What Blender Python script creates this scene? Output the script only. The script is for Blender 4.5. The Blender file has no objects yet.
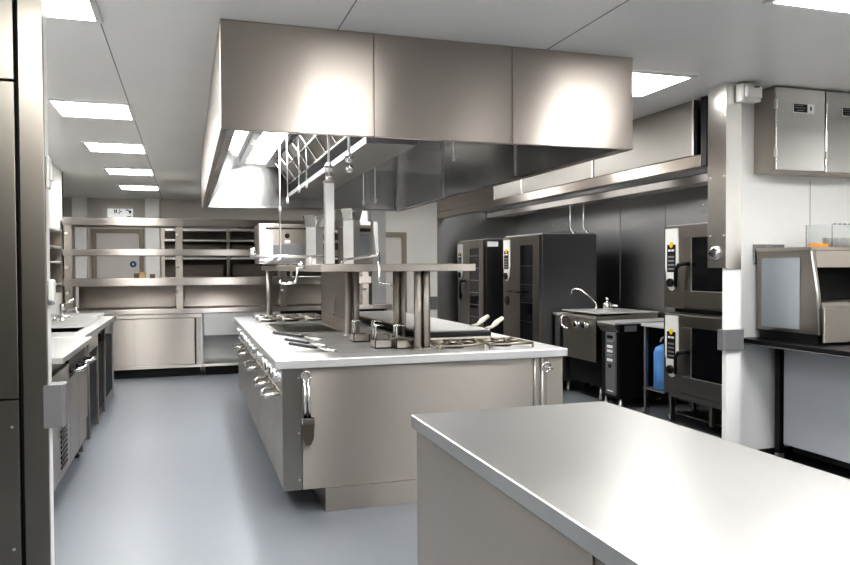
import bpy, bmesh, math, random
from mathutils import Vector, Matrix
random.seed(7)
S = bpy.context.scene
COL = S.collection

# ------------------------------------------------------------------ materials
MATS = {}
def mat(name, color, rough=0.5, metal=0.0, **k):
    m = bpy.data.materials.new(name); m.use_nodes = True
    nt = m.node_tree; b = nt.nodes['Principled BSDF']
    b.inputs['Base Color'].default_value = (*color, 1)
    b.inputs['Roughness'].default_value = rough
    b.inputs['Metallic'].default_value = metal
    if 'spec' in k: b.inputs['Specular IOR Level'].default_value = k['spec']
    if 'trans' in k: b.inputs['Transmission Weight'].default_value = k['trans']
    if 'coat' in k: b.inputs['Coat Weight'].default_value = k['coat']
    if 'emit' in k:
        b.inputs['Emission Color'].default_value = (*k.get('ecol', (1, 1, 1)), 1)
        b.inputs['Emission Strength'].default_value = k['emit']
    MATS[name] = m
    return m

def noise_on(m, stretch=(1, 1, 1), scale=5, detail=3, rough=None, col=None, bump=0.0, bump_d=0.01):
    """noise in object space drives roughness (lo,hi), a colour mix and a bump"""
    nt = m.node_tree; N = nt.nodes; L = nt.links; b = N['Principled BSDF']
    tc = N.new('ShaderNodeTexCoord'); mp = N.new('ShaderNodeMapping'); nz = N.new('ShaderNodeTexNoise')
    mp.inputs['Scale'].default_value = stretch
    nz.inputs['Scale'].default_value = scale; nz.inputs['Detail'].default_value = detail
    L.new(tc.outputs['Object'], mp.inputs['Vector']); L.new(mp.outputs['Vector'], nz.inputs['Vector'])
    if rough:
        r = N.new('ShaderNodeMapRange'); r.inputs['From Min'].default_value = .3; r.inputs['From Max'].default_value = .7
        r.inputs['To Min'].default_value = rough[0]; r.inputs['To Max'].default_value = rough[1]
        L.new(nz.outputs['Fac'], r.inputs['Value']); L.new(r.outputs['Result'], b.inputs['Roughness'])
    if col:
        cr = N.new('ShaderNodeValToRGB'); cr.color_ramp.elements[0].position = .3; cr.color_ramp.elements[1].position = .7
        cr.color_ramp.elements[0].color = (*col[0], 1); cr.color_ramp.elements[1].color = (*col[1], 1)
        L.new(nz.outputs['Fac'], cr.inputs['Fac']); L.new(cr.outputs['Color'], b.inputs['Base Color'])
    if bump:
        bp = N.new('ShaderNodeBump'); bp.inputs['Strength'].default_value = bump; bp.inputs['Distance'].default_value = bump_d
        L.new(nz.outputs['Fac'], bp.inputs['Height']); L.new(bp.outputs['Normal'], b.inputs['Normal'])
    return m

def steel(name, color, r0, r1, aniso=0.0, grain=(3, 3, 160), wave=0.0):
    m = mat(name, color, (r0 + r1) / 2, 1.0)
    md = (r0 + r1) / 2
    noise_on(m, (.7, .7, .25), 1.3, 2, rough=(r0, r1))
    b = m.node_tree.nodes['Principled BSDF']; N = m.node_tree.nodes; L = m.node_tree.links
    if aniso:
        b.inputs['Anisotropic'].default_value = aniso; b.inputs['Anisotropic Rotation'].default_value = .25
        ge = N.new('ShaderNodeNewGeometry'); vm = N.new('ShaderNodeVectorMath'); vm.operation = 'CROSS_PRODUCT'
        vn = N.new('ShaderNodeVectorMath'); vn.operation = 'NORMALIZE'
        vm.inputs[1].default_value = (.06, .04, 1)
        L.new(ge.outputs['True Normal'], vm.inputs[0]); L.new(vm.outputs['Vector'], vn.inputs[0]); L.new(vn.outputs['Vector'], b.inputs['Tangent'])
    if wave:
        tc = N.new('ShaderNodeTexCoord'); mp = N.new('ShaderNodeMapping'); bp = N.new('ShaderNodeBump'); wv = N.new('ShaderNodeTexWave')
        mp.inputs['Scale'].default_value = (1, .8, .12); wv.wave_type = 'BANDS'; wv.bands_direction = 'DIAGONAL'; wv.wave_profile = 'SIN'
        wv.inputs['Scale'].default_value = .55; wv.inputs['Distortion'].default_value = 1.2; wv.inputs['Detail'].default_value = 0; wv.inputs['Detail Scale'].default_value = .6
        bp.inputs['Strength'].default_value = 1.0; bp.inputs['Distance'].default_value = wave
        L.new(tc.outputs['Object'], mp.inputs['Vector']); L.new(mp.outputs['Vector'], wv.inputs['Vector']); L.new(wv.outputs['Fac'], bp.inputs['Height'])
        L.new(bp.outputs['Normal'], b.inputs['Normal'])
    return m

ST = steel('brushed_steel', (.475, .445, .415), .37, .37, .95)
STV = steel('hood_steel', (.50, .46, .425), .31, .34, .92)
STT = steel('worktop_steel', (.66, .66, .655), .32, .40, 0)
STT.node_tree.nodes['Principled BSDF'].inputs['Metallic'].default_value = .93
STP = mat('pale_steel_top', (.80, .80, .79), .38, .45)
STW = steel('warm_steel', (.50, .465, .425), .36, .36, .9)
STD = steel('dark_steel', (.46, .46, .46), .38, .46, .3)
STO = steel('oven_steel', (.33, .31, .285), .28, .36, .3)
STS = steel('oven_side_steel', (.30, .30, .31), .34, .42, .3)
STL = steel('pillar_steel', (.32, .30, .27), .26, .34, .4)
STI = steel('hood_lining_steel', (.69, .695, .70), .16, .22, .7, wave=.012)
CHR = mat('chrome', (.82, .81, .80), .12, 1)
ALU = mat('pale_metal', (.86, .86, .85), .35, 1)
WALL = noise_on(mat('wall_paint', (.84, .83, .81), .45), (1, 1, 1), 3, 2, col=((.83, .815, .79), (.86, .85, .83)))
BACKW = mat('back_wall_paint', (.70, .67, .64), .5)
CLAD = noise_on(mat('wall_cladding', (.9, .9, .9), .3), (1, 1, 1), 2, 2, col=((.91, .91, .905), (.94, .94, .935)))
CEIL = noise_on(mat('ceiling_panel', (.8, .8, .79), .35), (1, 1, 1), .8, 2, col=((.80, .80, .79), (.83, .83, .82)))
FLOOR = noise_on(mat('floor_vinyl', (.30, .32, .36), .36, spec=.4), (1, 1, 1), 260, 2, col=((.20, .216, .238), (.25, .267, .292)), bump=.03, bump_d=.002)
BLK = mat('black_paint', (.015, .015, .017), .35)
BLKM = mat('black_matt', (.012, .012, .013), .6)
GLS = mat('dark_glass', (.008, .009, .012), .07, 0, spec=.55)
BAYSHD = mat('bay_shade', (.010, .011, .018), .5)
WHT = mat('white_plastic', (.82, .82, .80), .35)
CREAM = mat('cream_plastic', (.78, .74, .66), .4)
GRYP = mat('grey_plastic', (.22, .22, .23), .4)
LGRY = mat('pale_grey_panel', (.50, .52, .55), .35)
MGRY = mat('socket_grey', (.36, .36, .37), .4, .5)
BLUE = noise_on(mat('blue_cylinder_paint', (.14, .34, .66), .3), (1, 1, 1), 6, 2, col=((.12, .30, .60), (.18, .40, .74)))
YEL = mat('yellow_badge', (.85, .62, .02), .4)
ORG = mat('orange_card', (.85, .42, .08), .5)
TAN = mat('tan_card', (.66, .50, .28), .6)
BRN = mat('brown_card', (.20, .15, .11), .6)
TAUPE = mat('taupe_panel', (.20, .175, .155), .45)
FRAME = mat('door_frame_paint', (.34, .30, .25), .4)
DOORP = mat('door_leaf_paint', (.72, .69, .66), .4)
DBLUE = mat('door_sign_blue', (.03, .12, .25), .4)
PAPER = mat('paper', (.88, .88, .88), .7)
GLASS = mat('clear_plastic', (.95, .97, .97), .08, 0, trans=.92)
LITE = mat('ceiling_diffuser', (.95, .95, .95), .5, emit=22.0, ecol=(1.0, .985, .96))
HLITE = mat('hood_light_diffuser', (.95, .95, .95), .5, emit=26.0)
SIGN = mat('exit_sign_face', (.9, .95, .92), .4, emit=.3)
GRID = mat('griddle_iron', (.17, .18, .165), .33, .8)
IRON = mat('cast_iron', (.05, .05, .05), .5, .5)
PSUP = mat('pan_support_metal', (.55, .53, .49), .3, 1)
FILT = mat('filter_mesh_steel', (.75, .73, .70), .5, .55)
def filt():
    nt = FILT.node_tree; N = nt.nodes; L = nt.links; b = N['Principled BSDF']
    tc = N.new('ShaderNodeTexCoord'); mp = N.new('ShaderNodeMapping'); mp.inputs['Rotation'].default_value = (math.radians(45), 0, 0)
    ck = N.new('ShaderNodeTexVoronoi'); ck.inputs['Scale'].default_value = 55; ck.inputs['Randomness'].default_value = 0
    cr = N.new('ShaderNodeValToRGB'); cr.color_ramp.elements[0].position = .25; cr.color_ramp.elements[0].color = (.13, .125, .12, 1)
    cr.color_ramp.elements[1].position = .5; cr.color_ramp.elements[1].color = (.36, .35, .33, 1)
    L.new(tc.outputs['Object'], mp.inputs['Vector']); L.new(mp.outputs['Vector'], ck.inputs['Vector'])
    L.new(ck.outputs['Distance'], cr.inputs['Fac']); L.new(cr.outputs['Color'], b.inputs['Base Color'])
    bp = N.new('ShaderNodeBump'); bp.inputs['Strength'].default_value = .08; bp.inputs['Distance'].default_value = .004
    L.new(ck.outputs['Distance'], bp.inputs['Height']); L.new(bp.outputs['Normal'], b.inputs['Normal'])
filt()

# ------------------------------------------------------------------ mesh helpers
class MB:
    def __init__(s): s.bm = bmesh.new(); s.mats = []
    def mi(s, m):
        if m is None: return 0
        if m not in s.mats: s.mats.append(m)
        return s.mats.index(m)
    def _merge(s, t, m, smooth=False):
        i = s.mi(m); mp = {}
        for v in t.verts: mp[v] = s.bm.verts.new(v.co)
        for f in t.faces:
            try: g = s.bm.faces.new([mp[v] for v in f.verts])
            except ValueError: continue
            g.material_index = i; g.smooth = smooth or f.smooth
        t.free(); return s
    def box(s, x0, x1, y0, y1, z0, z1, b=0, m=None, seg=1):
        x0, x1 = min(x0, x1), max(x0, x1); y0, y1 = min(y0, y1), max(y0, y1); z0, z1 = min(z0, z1), max(z0, z1)
        t = bmesh.new(); bmesh.ops.create_cube(t, size=1)
        for v in t.verts:
            v.co = Vector(((x0 + x1) / 2 + v.co.x * (x1 - x0), (y0 + y1) / 2 + v.co.y * (y1 - y0), (z0 + z1) / 2 + v.co.z * (z1 - z0)))
        if b: bmesh.ops.bevel(t, geom=t.edges[:], offset=min(b, .45 * min(x1 - x0, y1 - y0, z1 - z0)), segments=seg, affect='EDGES', profile=.5)
        return s._merge(t, m)
    def prism(s, pts, axis, a, bb, m=None, smooth=False):
        """polygon pts in the two other axes (cyclic order x,y,z without axis), extruded from a to bb on axis"""
        def P(u, v, w): return {'x': (w, u, v), 'y': (u, w, v), 'z': (u, v, w)}[axis]
        t = bmesh.new(); n = len(pts)
        A = [t.verts.new(P(u, v, a)) for u, v in pts]; B = [t.verts.new(P(u, v, bb)) for u, v in pts]
        t.faces.new(A[::-1]); t.faces.new(B)
        for i in range(n):
            f = t.faces.new([A[i], A[(i + 1) % n], B[(i + 1) % n], B[i]]); f.smooth = smooth
        bmesh.ops.recalc_face_normals(t, faces=t.faces[:])
        return s._merge(t, m)
    def quad(s, *pts, m=None):
        t = bmesh.new(); t.faces.new([t.verts.new(p) for p in pts]); return s._merge(t, m)
    def tube(s, pts, r, n=10, m=None, cap=True):
        pts = [Vector(p) for p in pts]; t = bmesh.new(); rings = []
        up = None
        for i, p in enumerate(pts):
            d = (pts[min(i + 1, len(pts) - 1)] - pts[max(i - 1, 0)]).normalized()
            if up is None:
                up = Vector((0, 0, 1)) if abs(d.z) < .9 else Vector((1, 0, 0))
            a = d.cross(up).normalized(); c = a.cross(d).normalized(); up = c
            rr = r[i] if isinstance(r, (list, tuple)) else r
            rings.append([t.verts.new(p + rr * (math.cos(2 * math.pi * k / n) * a + math.sin(2 * math.pi * k / n) * c)) for k in range(n)])
        for i in range(len(rings) - 1):
            for k in range(n):
                f = t.faces.new([rings[i][k], rings[i][(k + 1) % n], rings[i + 1][(k + 1) % n], rings[i + 1][k]]); f.smooth = True
        if cap: t.faces.new(rings[0][::-1]); t.faces.new(rings[-1])
        bmesh.ops.recalc_face_normals(t, faces=t.faces[:])
        return s._merge(t, m)
    def lathe(s, c, prof, axis='z', n=20, m=None):
        t = bmesh.new(); rings = []
        for r, h in prof:
            ring = []
            for k in range(n):
                q = 2 * math.pi * k / n; u, v = r * math.cos(q), r * math.sin(q)
                o = {'z': (u, v, h), 'x': (h, u, v), 'y': (u, h, v)}[axis]
                ring.append(t.verts.new((c[0] + o[0], c[1] + o[1], c[2] + o[2])))
            rings.append(ring)
        for i in range(len(rings) - 1):
            for k in range(n):
                f = t.faces.new([rings[i][k], rings[i][(k + 1) % n], rings[i + 1][(k + 1) % n], rings[i + 1][k]]); f.smooth = True
        t.faces.new(rings[0][::-1]); t.faces.new(rings[-1])
        bmesh.ops.recalc_face_normals(t, faces=t.faces[:])
        return s._merge(t, m)
    def build(s, name, m, parent=None, loc=None):
        bm = s.bm
        me = bpy.data.meshes.new(name)
        if loc is None:
            if parent is not None: loc = OFF[parent.name]
            else:
                xs = [v.co.x for v in bm.verts]; ys = [v.co.y for v in bm.verts]; zs = [v.co.z for v in bm.verts]
                loc = Vector(((min(xs) + max(xs)) / 2, (min(ys) + max(ys)) / 2, min(zs)))
        loc = Vector(loc)
        for v in bm.verts: v.co -= loc
        bm.to_mesh(me); bm.free()
        if s.mats:
            ms = [q if q is not None else m for q in s.mats]
            for q in ms: me.materials.append(q)
        else: me.materials.append(m)
        o = bpy.data.objects.new(name, me); COL.objects.link(o)
        if parent is not None: o.parent = parent
        else: o.location = loc
        OFF[o.name] = loc
        return o
OFF = {}
def B(x0, x1, y0, y1, z0, z1, b=0, m=None): return MB().box(x0, x1, y0, y1, z0, z1, b, m)
def tag(o, label, cat, group=None):
    o['label'] = label; o['category'] = cat
    if group: o['group'] = group
    return o
def thing(name, label, cat, loc, group=None):
    o = bpy.data.objects.new(name, None); COL.objects.link(o); o.location = loc; o.empty_display_size = .1
    OFF[o.name] = Vector(loc)
    return tag(o, label, cat, group)
def struct(o): o['kind'] = 'structure'; return o
def dup(root, delta, label=None, group=None):
    d = Vector(delta)
    r = root.copy(); COL.objects.link(r); r.location = root.location + d; OFF[r.name] = OFF[root.name] + d
    if label: r['label'] = label
    if group: r['group'] = group
    for ch in list(root.children):
        c = ch.copy(); COL.objects.link(c); c.parent = r; OFF[c.name] = OFF[r.name]
        for g in list(ch.children):
            e = g.copy(); COL.objects.link(e); e.parent = c
    return r

H = 2.66       # ceiling height
# ------------------------------------------------------------------ the room
struct(B(-2.8, 5.5, -2.8, 14.4, -.1, 0).build('floor', FLOOR))
struct(B(-2.8, 5.5, -2.8, 14.4, H, H + .1).build('ceiling', CEIL))
seam = mat('ceiling_joint', (.30, .30, .30), .5)
t = MB()
t.box(-.403, -.397, 3.1, 14.0, H - .0015, H + .01); t.box(.757, .763, -2.4, 3.81, H - .0015, H + .01)
t.box(1.962, 1.968, -2.4, 3.81, H - .0015, H + .01)
struct(t.build('trim_1', seam))
struct(B(-1.62, -1.5, 3.08, 10.45, 0, H).build('wall_left', CLAD))
struct(B(-2.8, -2.65, 10.45, 14.4, 0, H).build('wall_left_corridor', WALL))
struct(B(-2.65, -1.5, 10.36, 10.45, 0, H).build('wall_left_return', WALL))
struct(B(-2.8, -2.65, -2.8, 3.0, 0, H).build('wall_left_front', WALL))
struct(B(-2.65, -.49, 3.0, 3.08, 0, H).build('wall_left_opening', CLAD))
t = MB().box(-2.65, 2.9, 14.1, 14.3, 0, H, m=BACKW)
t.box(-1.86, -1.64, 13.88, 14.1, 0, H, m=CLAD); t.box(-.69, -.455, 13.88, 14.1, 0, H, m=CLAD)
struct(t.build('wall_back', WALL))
struct(B(2.75, 2.9, 10.7, 14.1, 0, H).build('wall_right_corridor', WALL))
struct(B(2.55, 3.60, 10.57, 10.7, 0, H).build('wall_right_rear', WALL))
struct(B(2.53, 2.74, 10.35, 10.57, 0, H).build('wall_right_pier', mat('pier_paint', (.42, .42, .42), .4)))
t = B(4.90, 5.0, 4.5, 10.7, 0, H)
for y in (5.6, 6.78, 7.65, 8.9): t.box(4.895, 4.90, y - .004, y + .004, 0.1, 2.12, m=None)
struct(t.build('wall_alcove_side', STD))
struct(B(3.60, 4.90, 10.57, 10.7, 0, H).build('wall_alcove_end', STD))
P = [(3.48, 4.14), (3.6, 4.14), (3.72, 4.31), (5.35, 4.31), (5.35, 4.43), (3.77, 4.43), (3.58, 4.24), (3.48, 4.18)]
struct(MB().prism(P, 'z', 0, H).build('wall_right_nib', CLAD))
struct(B(5.3, 5.45, -2.8, 4.31, 0, H).build('wall_right', CLAD))
struct(B(-2.65, 5.3, -2.8, -2.65, 0, H).build('wall_rear', WALL))
t = MB()
for a, b in ((-2.3, -1.1), (-.2, .65), (1.35, 1.75), (2.5, 4.2)): t.box(a, b, -2.645, -2.1, .02, 2.35, .01)
struct(t.build('rear_reflect_panel', mat('reflect_panel_dark', (.07, .065, .06), .4)))  # unseen dark panels added so the steel has something to reflect
struct(B(3.725, 5.3, 4.295, 4.31, 0, .10).build('baseboard_right', BLK))
struct(B(-2.65, 2.75, 14.085, 14.1, 0, .1).build('baseboard_back', BLK))
# joints of the white cladding
t = B(4.36, 4.366, 4.307, 4.31, .1, 2.05)
struct(t.build('trim_2', mat('cladding_joint', (.6, .6, .6), .5)))
# doors in the far walls
def wall_door(name, x0, x1, y, ztop, handed):
    o = struct(B(x0, x1, y - .03, y, 0.01, ztop, .003).build(name, DOORP))
    f = MB().box(x0 - .07, x0, y - .06, y, 0, ztop + .07, .004).box(x1, x1 + .07, y - .06, y, 0, ztop + .07, .004).box(x0, x1, y - .06, y, ztop, ztop + .07, .004)
    f.build('door_frame', FRAME, o)
    return o
d1 = wall_door('door_1', -1.50, -.80, 14.08, 2.05, 1)
MB().lathe((-.905, 14.045, 1.50), [(.055, -.006), (.055, .006)], 'y', 20).build('round_sign', DBLUE, d1)
MB().lathe((-.905, 14.037, 1.50), [(.018, -.003), (.018, .003)], 'y', 14).build('sign_symbol', PAPER, d1)
d2 = wall_door('door_2', 2.76, 3.03, 10.56, 1.87, 1)

# steel clad opening post beside the camera, with its screws
t = B(-1.7, -.578, 2.955, 2.999, .0, .955, .002).box(-1.7, -.578, 2.955, 2.999, .962, 2.09, .002).box(-1.7, -.578, 2.955, 2.999, 2.097, H, .002)
struct(t.build('trim_3', STL))
struct(B(-.577, -.569, 2.985, 2.999, 0, H).build('trim_gap_shade', BLKM))  # black strip painted as the shade of the gap between steel panels
t = B(-.568, -.488, 2.975, 3.0, 0, H, .002)
struct(t.build('trim_4', STL))
t = MB()
for x in (-.60, -.655):
    for z in (.86, .42): t.lathe((x, 2.955, z), [(.006, -.003), (.005, 0)], 'y', 10)
t.lathe((-.60, 2.955, 2.17), [(.004, -.003), (.004, 0)], 'y', 10)
struct(t.build('trim_5', ALU))
# column guard on the nib
t = B(3.474, 3.592, 4.131, 4.14, 1.40, H).box(3.466, 3.474, 4.131, 4.315, 1.41, H)
struct(t.build('trim_6', steel('guard_steel', (.70, .69, .67), .2, .3, .6, wave=.02)))
t = MB()
for z in (1.63, 2.03):
    for y in (4.15, 4.285): t.lathe((3.466, y, z), [(.007, -.004), (.006, 0)], 'x', 10)
struct(t.build('trim_7', ALU))
# bumper rails
def rail(name, pts, z0, z1, m):
    t = MB().prism(pts, 'z', z0, z1); return struct(t.build(name, m))
rail('trim_8', [(3.44, 4.40 - .22), (3.44, 4.125), (3.455, 4.11), (3.60, 4.11), (3.70, 4.27), (3.70, 4.285), (3.60, 4.138), (3.478, 4.138), (3.478, 4.18)], .85, .99, GRYP)
rail('trim_9', [(-.488, 3.0), (-.488, 3.06), (-.44, 3.06), (-.432, 3.05), (-.432, 2.985), (-.442, 2.97), (-.50, 2.965), (-.50, 2.972)], .845, 1.0, GRYP)

# ------------------------------------------------------------------ ceiling lights
def ceiling_light(x0, x1, y0, y1, label, group=None):
    t = thing('ceiling_light', label, 'ceiling light', ((x0 + x1) / 2, (y0 + y1) / 2, H - .012), group)
    f = MB()
    f.box(x0 - .03, x0, y0 - .03, y1 + .03, H - .012, H - .0005).box(x1, x1 + .03, y0 - .03, y1 + .03, H - .012, H - .0005)
    f.box(x0, x1, y0 - .03, y0, H - .012, H - .0005).box(x0, x1, y1, y1 + .03, H - .012, H - .0005)
    f.build('light_frame', ALU, t)
    B(x0, x1, y0, y1, H - .008, H - .0006).build('diffuser', LITE, t)
    return t
first = ceiling_light(-.935, -.415, 3.45, 4.0, 'square ceiling light over the grey aisle, largest and cut by the picture top', 'ceiling lights above the aisle')
for yc, lab in ((6.27, 'bright ceiling light panel over the aisle, second largest of its row'),
                (8.15, 'bright ceiling light panel over the aisle, middle one of five in its row'),
                (10.1, 'small looking ceiling light panel in aisle row, next to the smallest one'),
                (12.07, 'smallest looking ceiling light panel, above the door beyond the open shelves')):
    dup(first, (0, yc - 3.725, 0), lab)
dup(first, (3.55, 4.35 - 3.725, 0), 'ceiling light panel between the big hood and the mesh wall canopy', 'ceiling lights right of the hood')
dup(first, (3.55, 2.53 - 3.725, 0), 'ceiling light panel at the top picture edge above the wall cabinets', 'ceiling lights right of the hood')
for x, y in ((3.55, 6.6), (3.55, 8.7), (3.55, .5), (3.55, -1.4), (0, 1.4), (0, -.8), (1.75, 2.2), (1.75, .1), (1.75, -1.8), (5.1, 2.3), (5.1, -.2), (2.6, 11.9)):
    dup(first, (x, y - 3.725, 0), 'square unseen ceiling light panel added in the rest of the kitchen ceiling', 'added ceiling lights out of the picture')  # unseen panels added to light the room and show in the steel

# ------------------------------------------------------------------ central extraction hood
hx0, hx1, hy0, hy1, hz = .167, 2.531, 3.815, 8.848, 2.116
hood = thing('extraction_hood', 'large stainless island extraction hood hanging over the cooking island', 'extractor hood', (1.35, 6.3, hz))
xs = [hx0, .951, 1.748, hx1]
t = MB()
for i in range(3): t.box(xs[i] + .0015, xs[i + 1] - .0015, hy0, hy0 + .03, hz, H - .002, .0015)
t.build('front_skirt', STV, hood)
t = MB()
for i in range(4):
    a = hy0 + .032 + i * (hy1 - hy0 - .034) / 4; b = hy0 + .032 + (i + 1) * (hy1 - hy0 - .034) / 4
    t.box(hx0, hx0 + .03, a + .001, b - .001, hz, H - .002, .0015)
t.build('side_skirt', STV, hood)
t = MB()
for i in range(4):
    a = hy0 + .032 + i * (hy1 - hy0 - .034) / 4; b = hy0 + .032 + (i + 1) * (hy1 - hy0 - .034) / 4
    t.box(hx1 - .03, hx1, a + .001, b - .001, hz, H - .002, .0015)
t.build('side_skirt', STV, hood)
B(hx0 + .03, hx1 - .03, hy1 - .03, hy1, hz, H - .002, .0015).build('rear_skirt', STV, hood)
# gutter lip round the bottom
g = MB(); w = .075
g.box(hx0 + .031, hx0 + w, hy0 + .031, hy1 - .031, hz + .006, hz + .02).box(hx1 - w, hx1 - .031, hy0 + .031, hy1 - .031, hz + .006, hz + .02)
g.box(hx0 + w, hx1 - w, hy0 + .031, hy0 + w, hz + .006, hz + .02).box(hx0 + w, hx1 - w, hy1 - w, hy1 - .031, hz + .006, hz + .02)
g.build('gutter', STI, hood)
# sloping lining
zt = 2.60
a0, a1, b0, b1, zl = hx0 + w, hx1 - w, hy0 + w, hy1 - w + .012, hz + .02
c0, c1, e0, e1, zt = .53, a1, 3.93, 8.755, 2.60
def lining(name, *q): MB().quad(*q).build(name, STI, hood)
lining('lining_panel', (a0, b0, zl), (a0, b1, zl), (c0, e1, zt), (c0, e0, zt))
lining('lining_panel', (a1, b1, zl), (a1, b0, zl), (c1, e0, zt), (c1, e1, zt))
lining('lining_panel', (a0, b1, zl), (a1, b1, zl), (c1, e1, zt), (c0, e1, zt))
lining('lining_panel', (a1, b0, zl), (a0, b0, zl), (c0, e0, zt), (c1, e0, zt))
B(c0, c1, e0, e1, zt, zt + .01).build('plenum_top', STI, hood)
# joint strips on the inner side wall
for y in (8.745, 7.02, 5.3): B(a1 - .012, a1 - .001, y - .006, y + .006, zl, zt - .002).build('joint_strip', ALU, hood)
# light strip in the hood
lt = B(.555, .855, 4.4, 8.29, zt - .03, zt - .001).build('light_housing', STI, hood)
MB().box(.63, .83, 5.9, 8.26, zt - .034, zt - .0305).box(.63, .83, 4.5, 5.8, zt - .034, zt - .0305).build('light_diffuser', HLITE, lt)
# filter bank: V shaped housing with gutter
fb = MB()
fb.prism([(1.07, 2.197), (1.134, 2.197), (1.134, 2.241), (1.07, 2.241)], 'y', 4.5, 8.22)
fb.prism([(1.135, 2.20), (1.40, 2.20), (1.40, 2.235), (1.135, 2.235)], 'y', 4.5, 8.22)
fb.build('grease_gutter', mat('gutter_steel', (.30, .30, .30), .45, .7), hood)
B(1.072, 1.134, 4.5, 8.2, 2.243, 2.338).build('filter_gap_shade', mat('gap_shade_black', (.01, .01, .01), .9, spec=.05), hood)  # black box painted as the shade in the gap below the filters
fl = MB()
n = 8
for i in range(n):
    y0 = 4.55 + i * 3.6 / n; y1 = y0 + 3.6 / n - .02
    A = Vector((.93, 0, zt - .02)); C = Vector((1.085, 0, 2.345))
    for k in range(9):
        p = A.lerp(C, k / 9); q = A.lerp(C, (k + .55) / 9)
        fl.quad((p.x, y0, p.z), (p.x, y1, p.z), (q.x + .02, y1, q.z), (q.x + .02, y0, q.z))
fl.build('baffle_filter', ST, hood)
t = MB()
for i in range(n + 1):
    y = 4.54 + i * 3.6 / n
    t.tube([(.915, y, zt - .02), (1.075, y, 2.34)], .008, 6)
t.tube([(1.075, 4.54, 2.34), (1.075, 8.14, 2.34)], .010, 6); t.tube([(.985, 4.54, 2.47), (.985, 8.14, 2.47)], .007, 6)
t.build('filter_frame', CHR, hood)
MB().prism([(1.145, 2.245), (1.38, 2.245), (1.60, zt - .003), (1.0, zt - .003), (1.145, 2.36)], 'y', 4.5, 8.21, m=None).build('filter_housing', mat('housing_steel', (.30, .29, .28), .3, 1), hood)
# pull rods and wires under the hood
def rod(x, y, z0, z1, bob=True, r=.005):
    t = MB().tube([(x, y, z0), (x, y, z1)], r, 8)
    if bob: t.lathe((x, y, z0 - .05), [(.004, 0), (.013, .012), (.015, .035), (.008, .055)], 'z', 10)
    t.build('pull_rod', ALU, hood)
for px, zb in ((.84, 2.03), (.94, 2.13), (1.006, 2.17), (1.517, 2.03), (1.624, 2.05)):
    rod(px, 6.5, zb, zt)
rod(2.05, 5.6, 2.32, zt)

# conduit rods that carry the gantry services
def conduit(name, x, y, z0, z1, label):
    t = thing(name, label, 'service rod', (x, y, z0))
    MB().tube([(x, y, z0), (x, y, z1)], .008, 10).build('rod', ALU, t)
    MB().lathe((x, y, z0), [(.018, 0), (.024, .015), (.024, .05), (.016, .055), (.027, .065), (.027, .09), (.014, .115)], 'z', 12).build('gland', CHR, t)
    return t
conduit('service_rod', .88, 4.75, 1.985, 2.596, 'chrome service rod with cable gland on the tall slender gantry column')
conduit('service_rod', .94, 4.40, 2.0, 2.596, 'chrome service rod with cable gland hanging free above the wide flared column')
t = MB().tube([(.765, 6.42, 1.53), (.765, 6.42, 2.56)], .008, 8)
t.lathe((.765, 6.42, 1.90), [(.008, 0), (.016, .01), (.016, .04), (.008, .05)], 'z', 10)
tag(t.build('hanging_pipe', ALU), 'thin vertical pipe from hood down to the tap rail before the grill', 'pipe')

# ------------------------------------------------------------------ cooking island
ix0, ix1, iy0, iy1 = .47, 2.32, 4.22, 8.15
isl = thing('cooking_range', 'long stainless cooking island cabinet with oven doors along the aisle', 'cooking range', (1.4, 6.2, 0))
B(.55, 2.29, 4.285, 8.12, .14, .845).build('body', STW, isl)
t = B(.511, .622, 4.262, 4.284, .139, .846, .002)
t.build('corner_panel', steel('corner_steel', (.40, .39, .37), .28, .36, .5), isl)  # corner panel in a darker steel than the end panel
B(.624, 2.183, 4.260, 4.284, .139, .846, .002).build('end_panel', ST, isl)
B(2.185, 2.306, 4.262, 4.30, .139, .846, .002).build('corner_post', STW, isl)
B(.755, 2.2, 4.25, 8.0, 0.001, .1385).build('plinth', ST, isl)
t = MB()
for z in (.79, .47, .20): t.lathe((.605, 4.262, z), [(.006, -.004), (.005, 0)], 'y', 10)
t.build('screw', ALU, isl)
# control fascia and doors on the aisle side
MB().prism([(.55, .70), (.515, .70), (.535, .845), (.55, .845)], 'y', 4.30, 8.10).build('control_fascia', STW, isl)
ys = [4.30, 4.72, 5.25, 5.80, 6.40, 7.0, 7.55, 8.1]
for i in range(7):
    d = B(.513, .549, ys[i] + .004, ys[i + 1] - .004, .15, .69, .003).build('oven_door', ST, isl)
t_kn = []
for i, y in enumerate((4.42, 4.60, 4.86, 5.10, 5.50, 5.95, 6.25, 6.6, 6.85, 7.25, 7.7)):
    k = MB().lathe((.523, y, .785), [(.030, -.045), (.034, -.035), (.034, -.006), (.040, -.003), (.040, 0)], 'x', 16)
    k.build('control_knob', CHR, isl)
for y0, y1 in ((4.40, 4.63), (4.85, 5.10), (5.62, 6.02), (6.60, 6.95), (7.15, 7.4)):
    z = .665
    pts = [(.515, y0, z + .02), (.455, y0, z + .012), (.428, y0 + .03, z), (.425, (y0 + y1) / 2, z - .012), (.428, y1 - .03, z), (.455, y1, z + .012), (.515, y1, z + .02)]
    MB().tube(pts, .013, 10).build('door_handle', CHR, isl)
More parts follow.
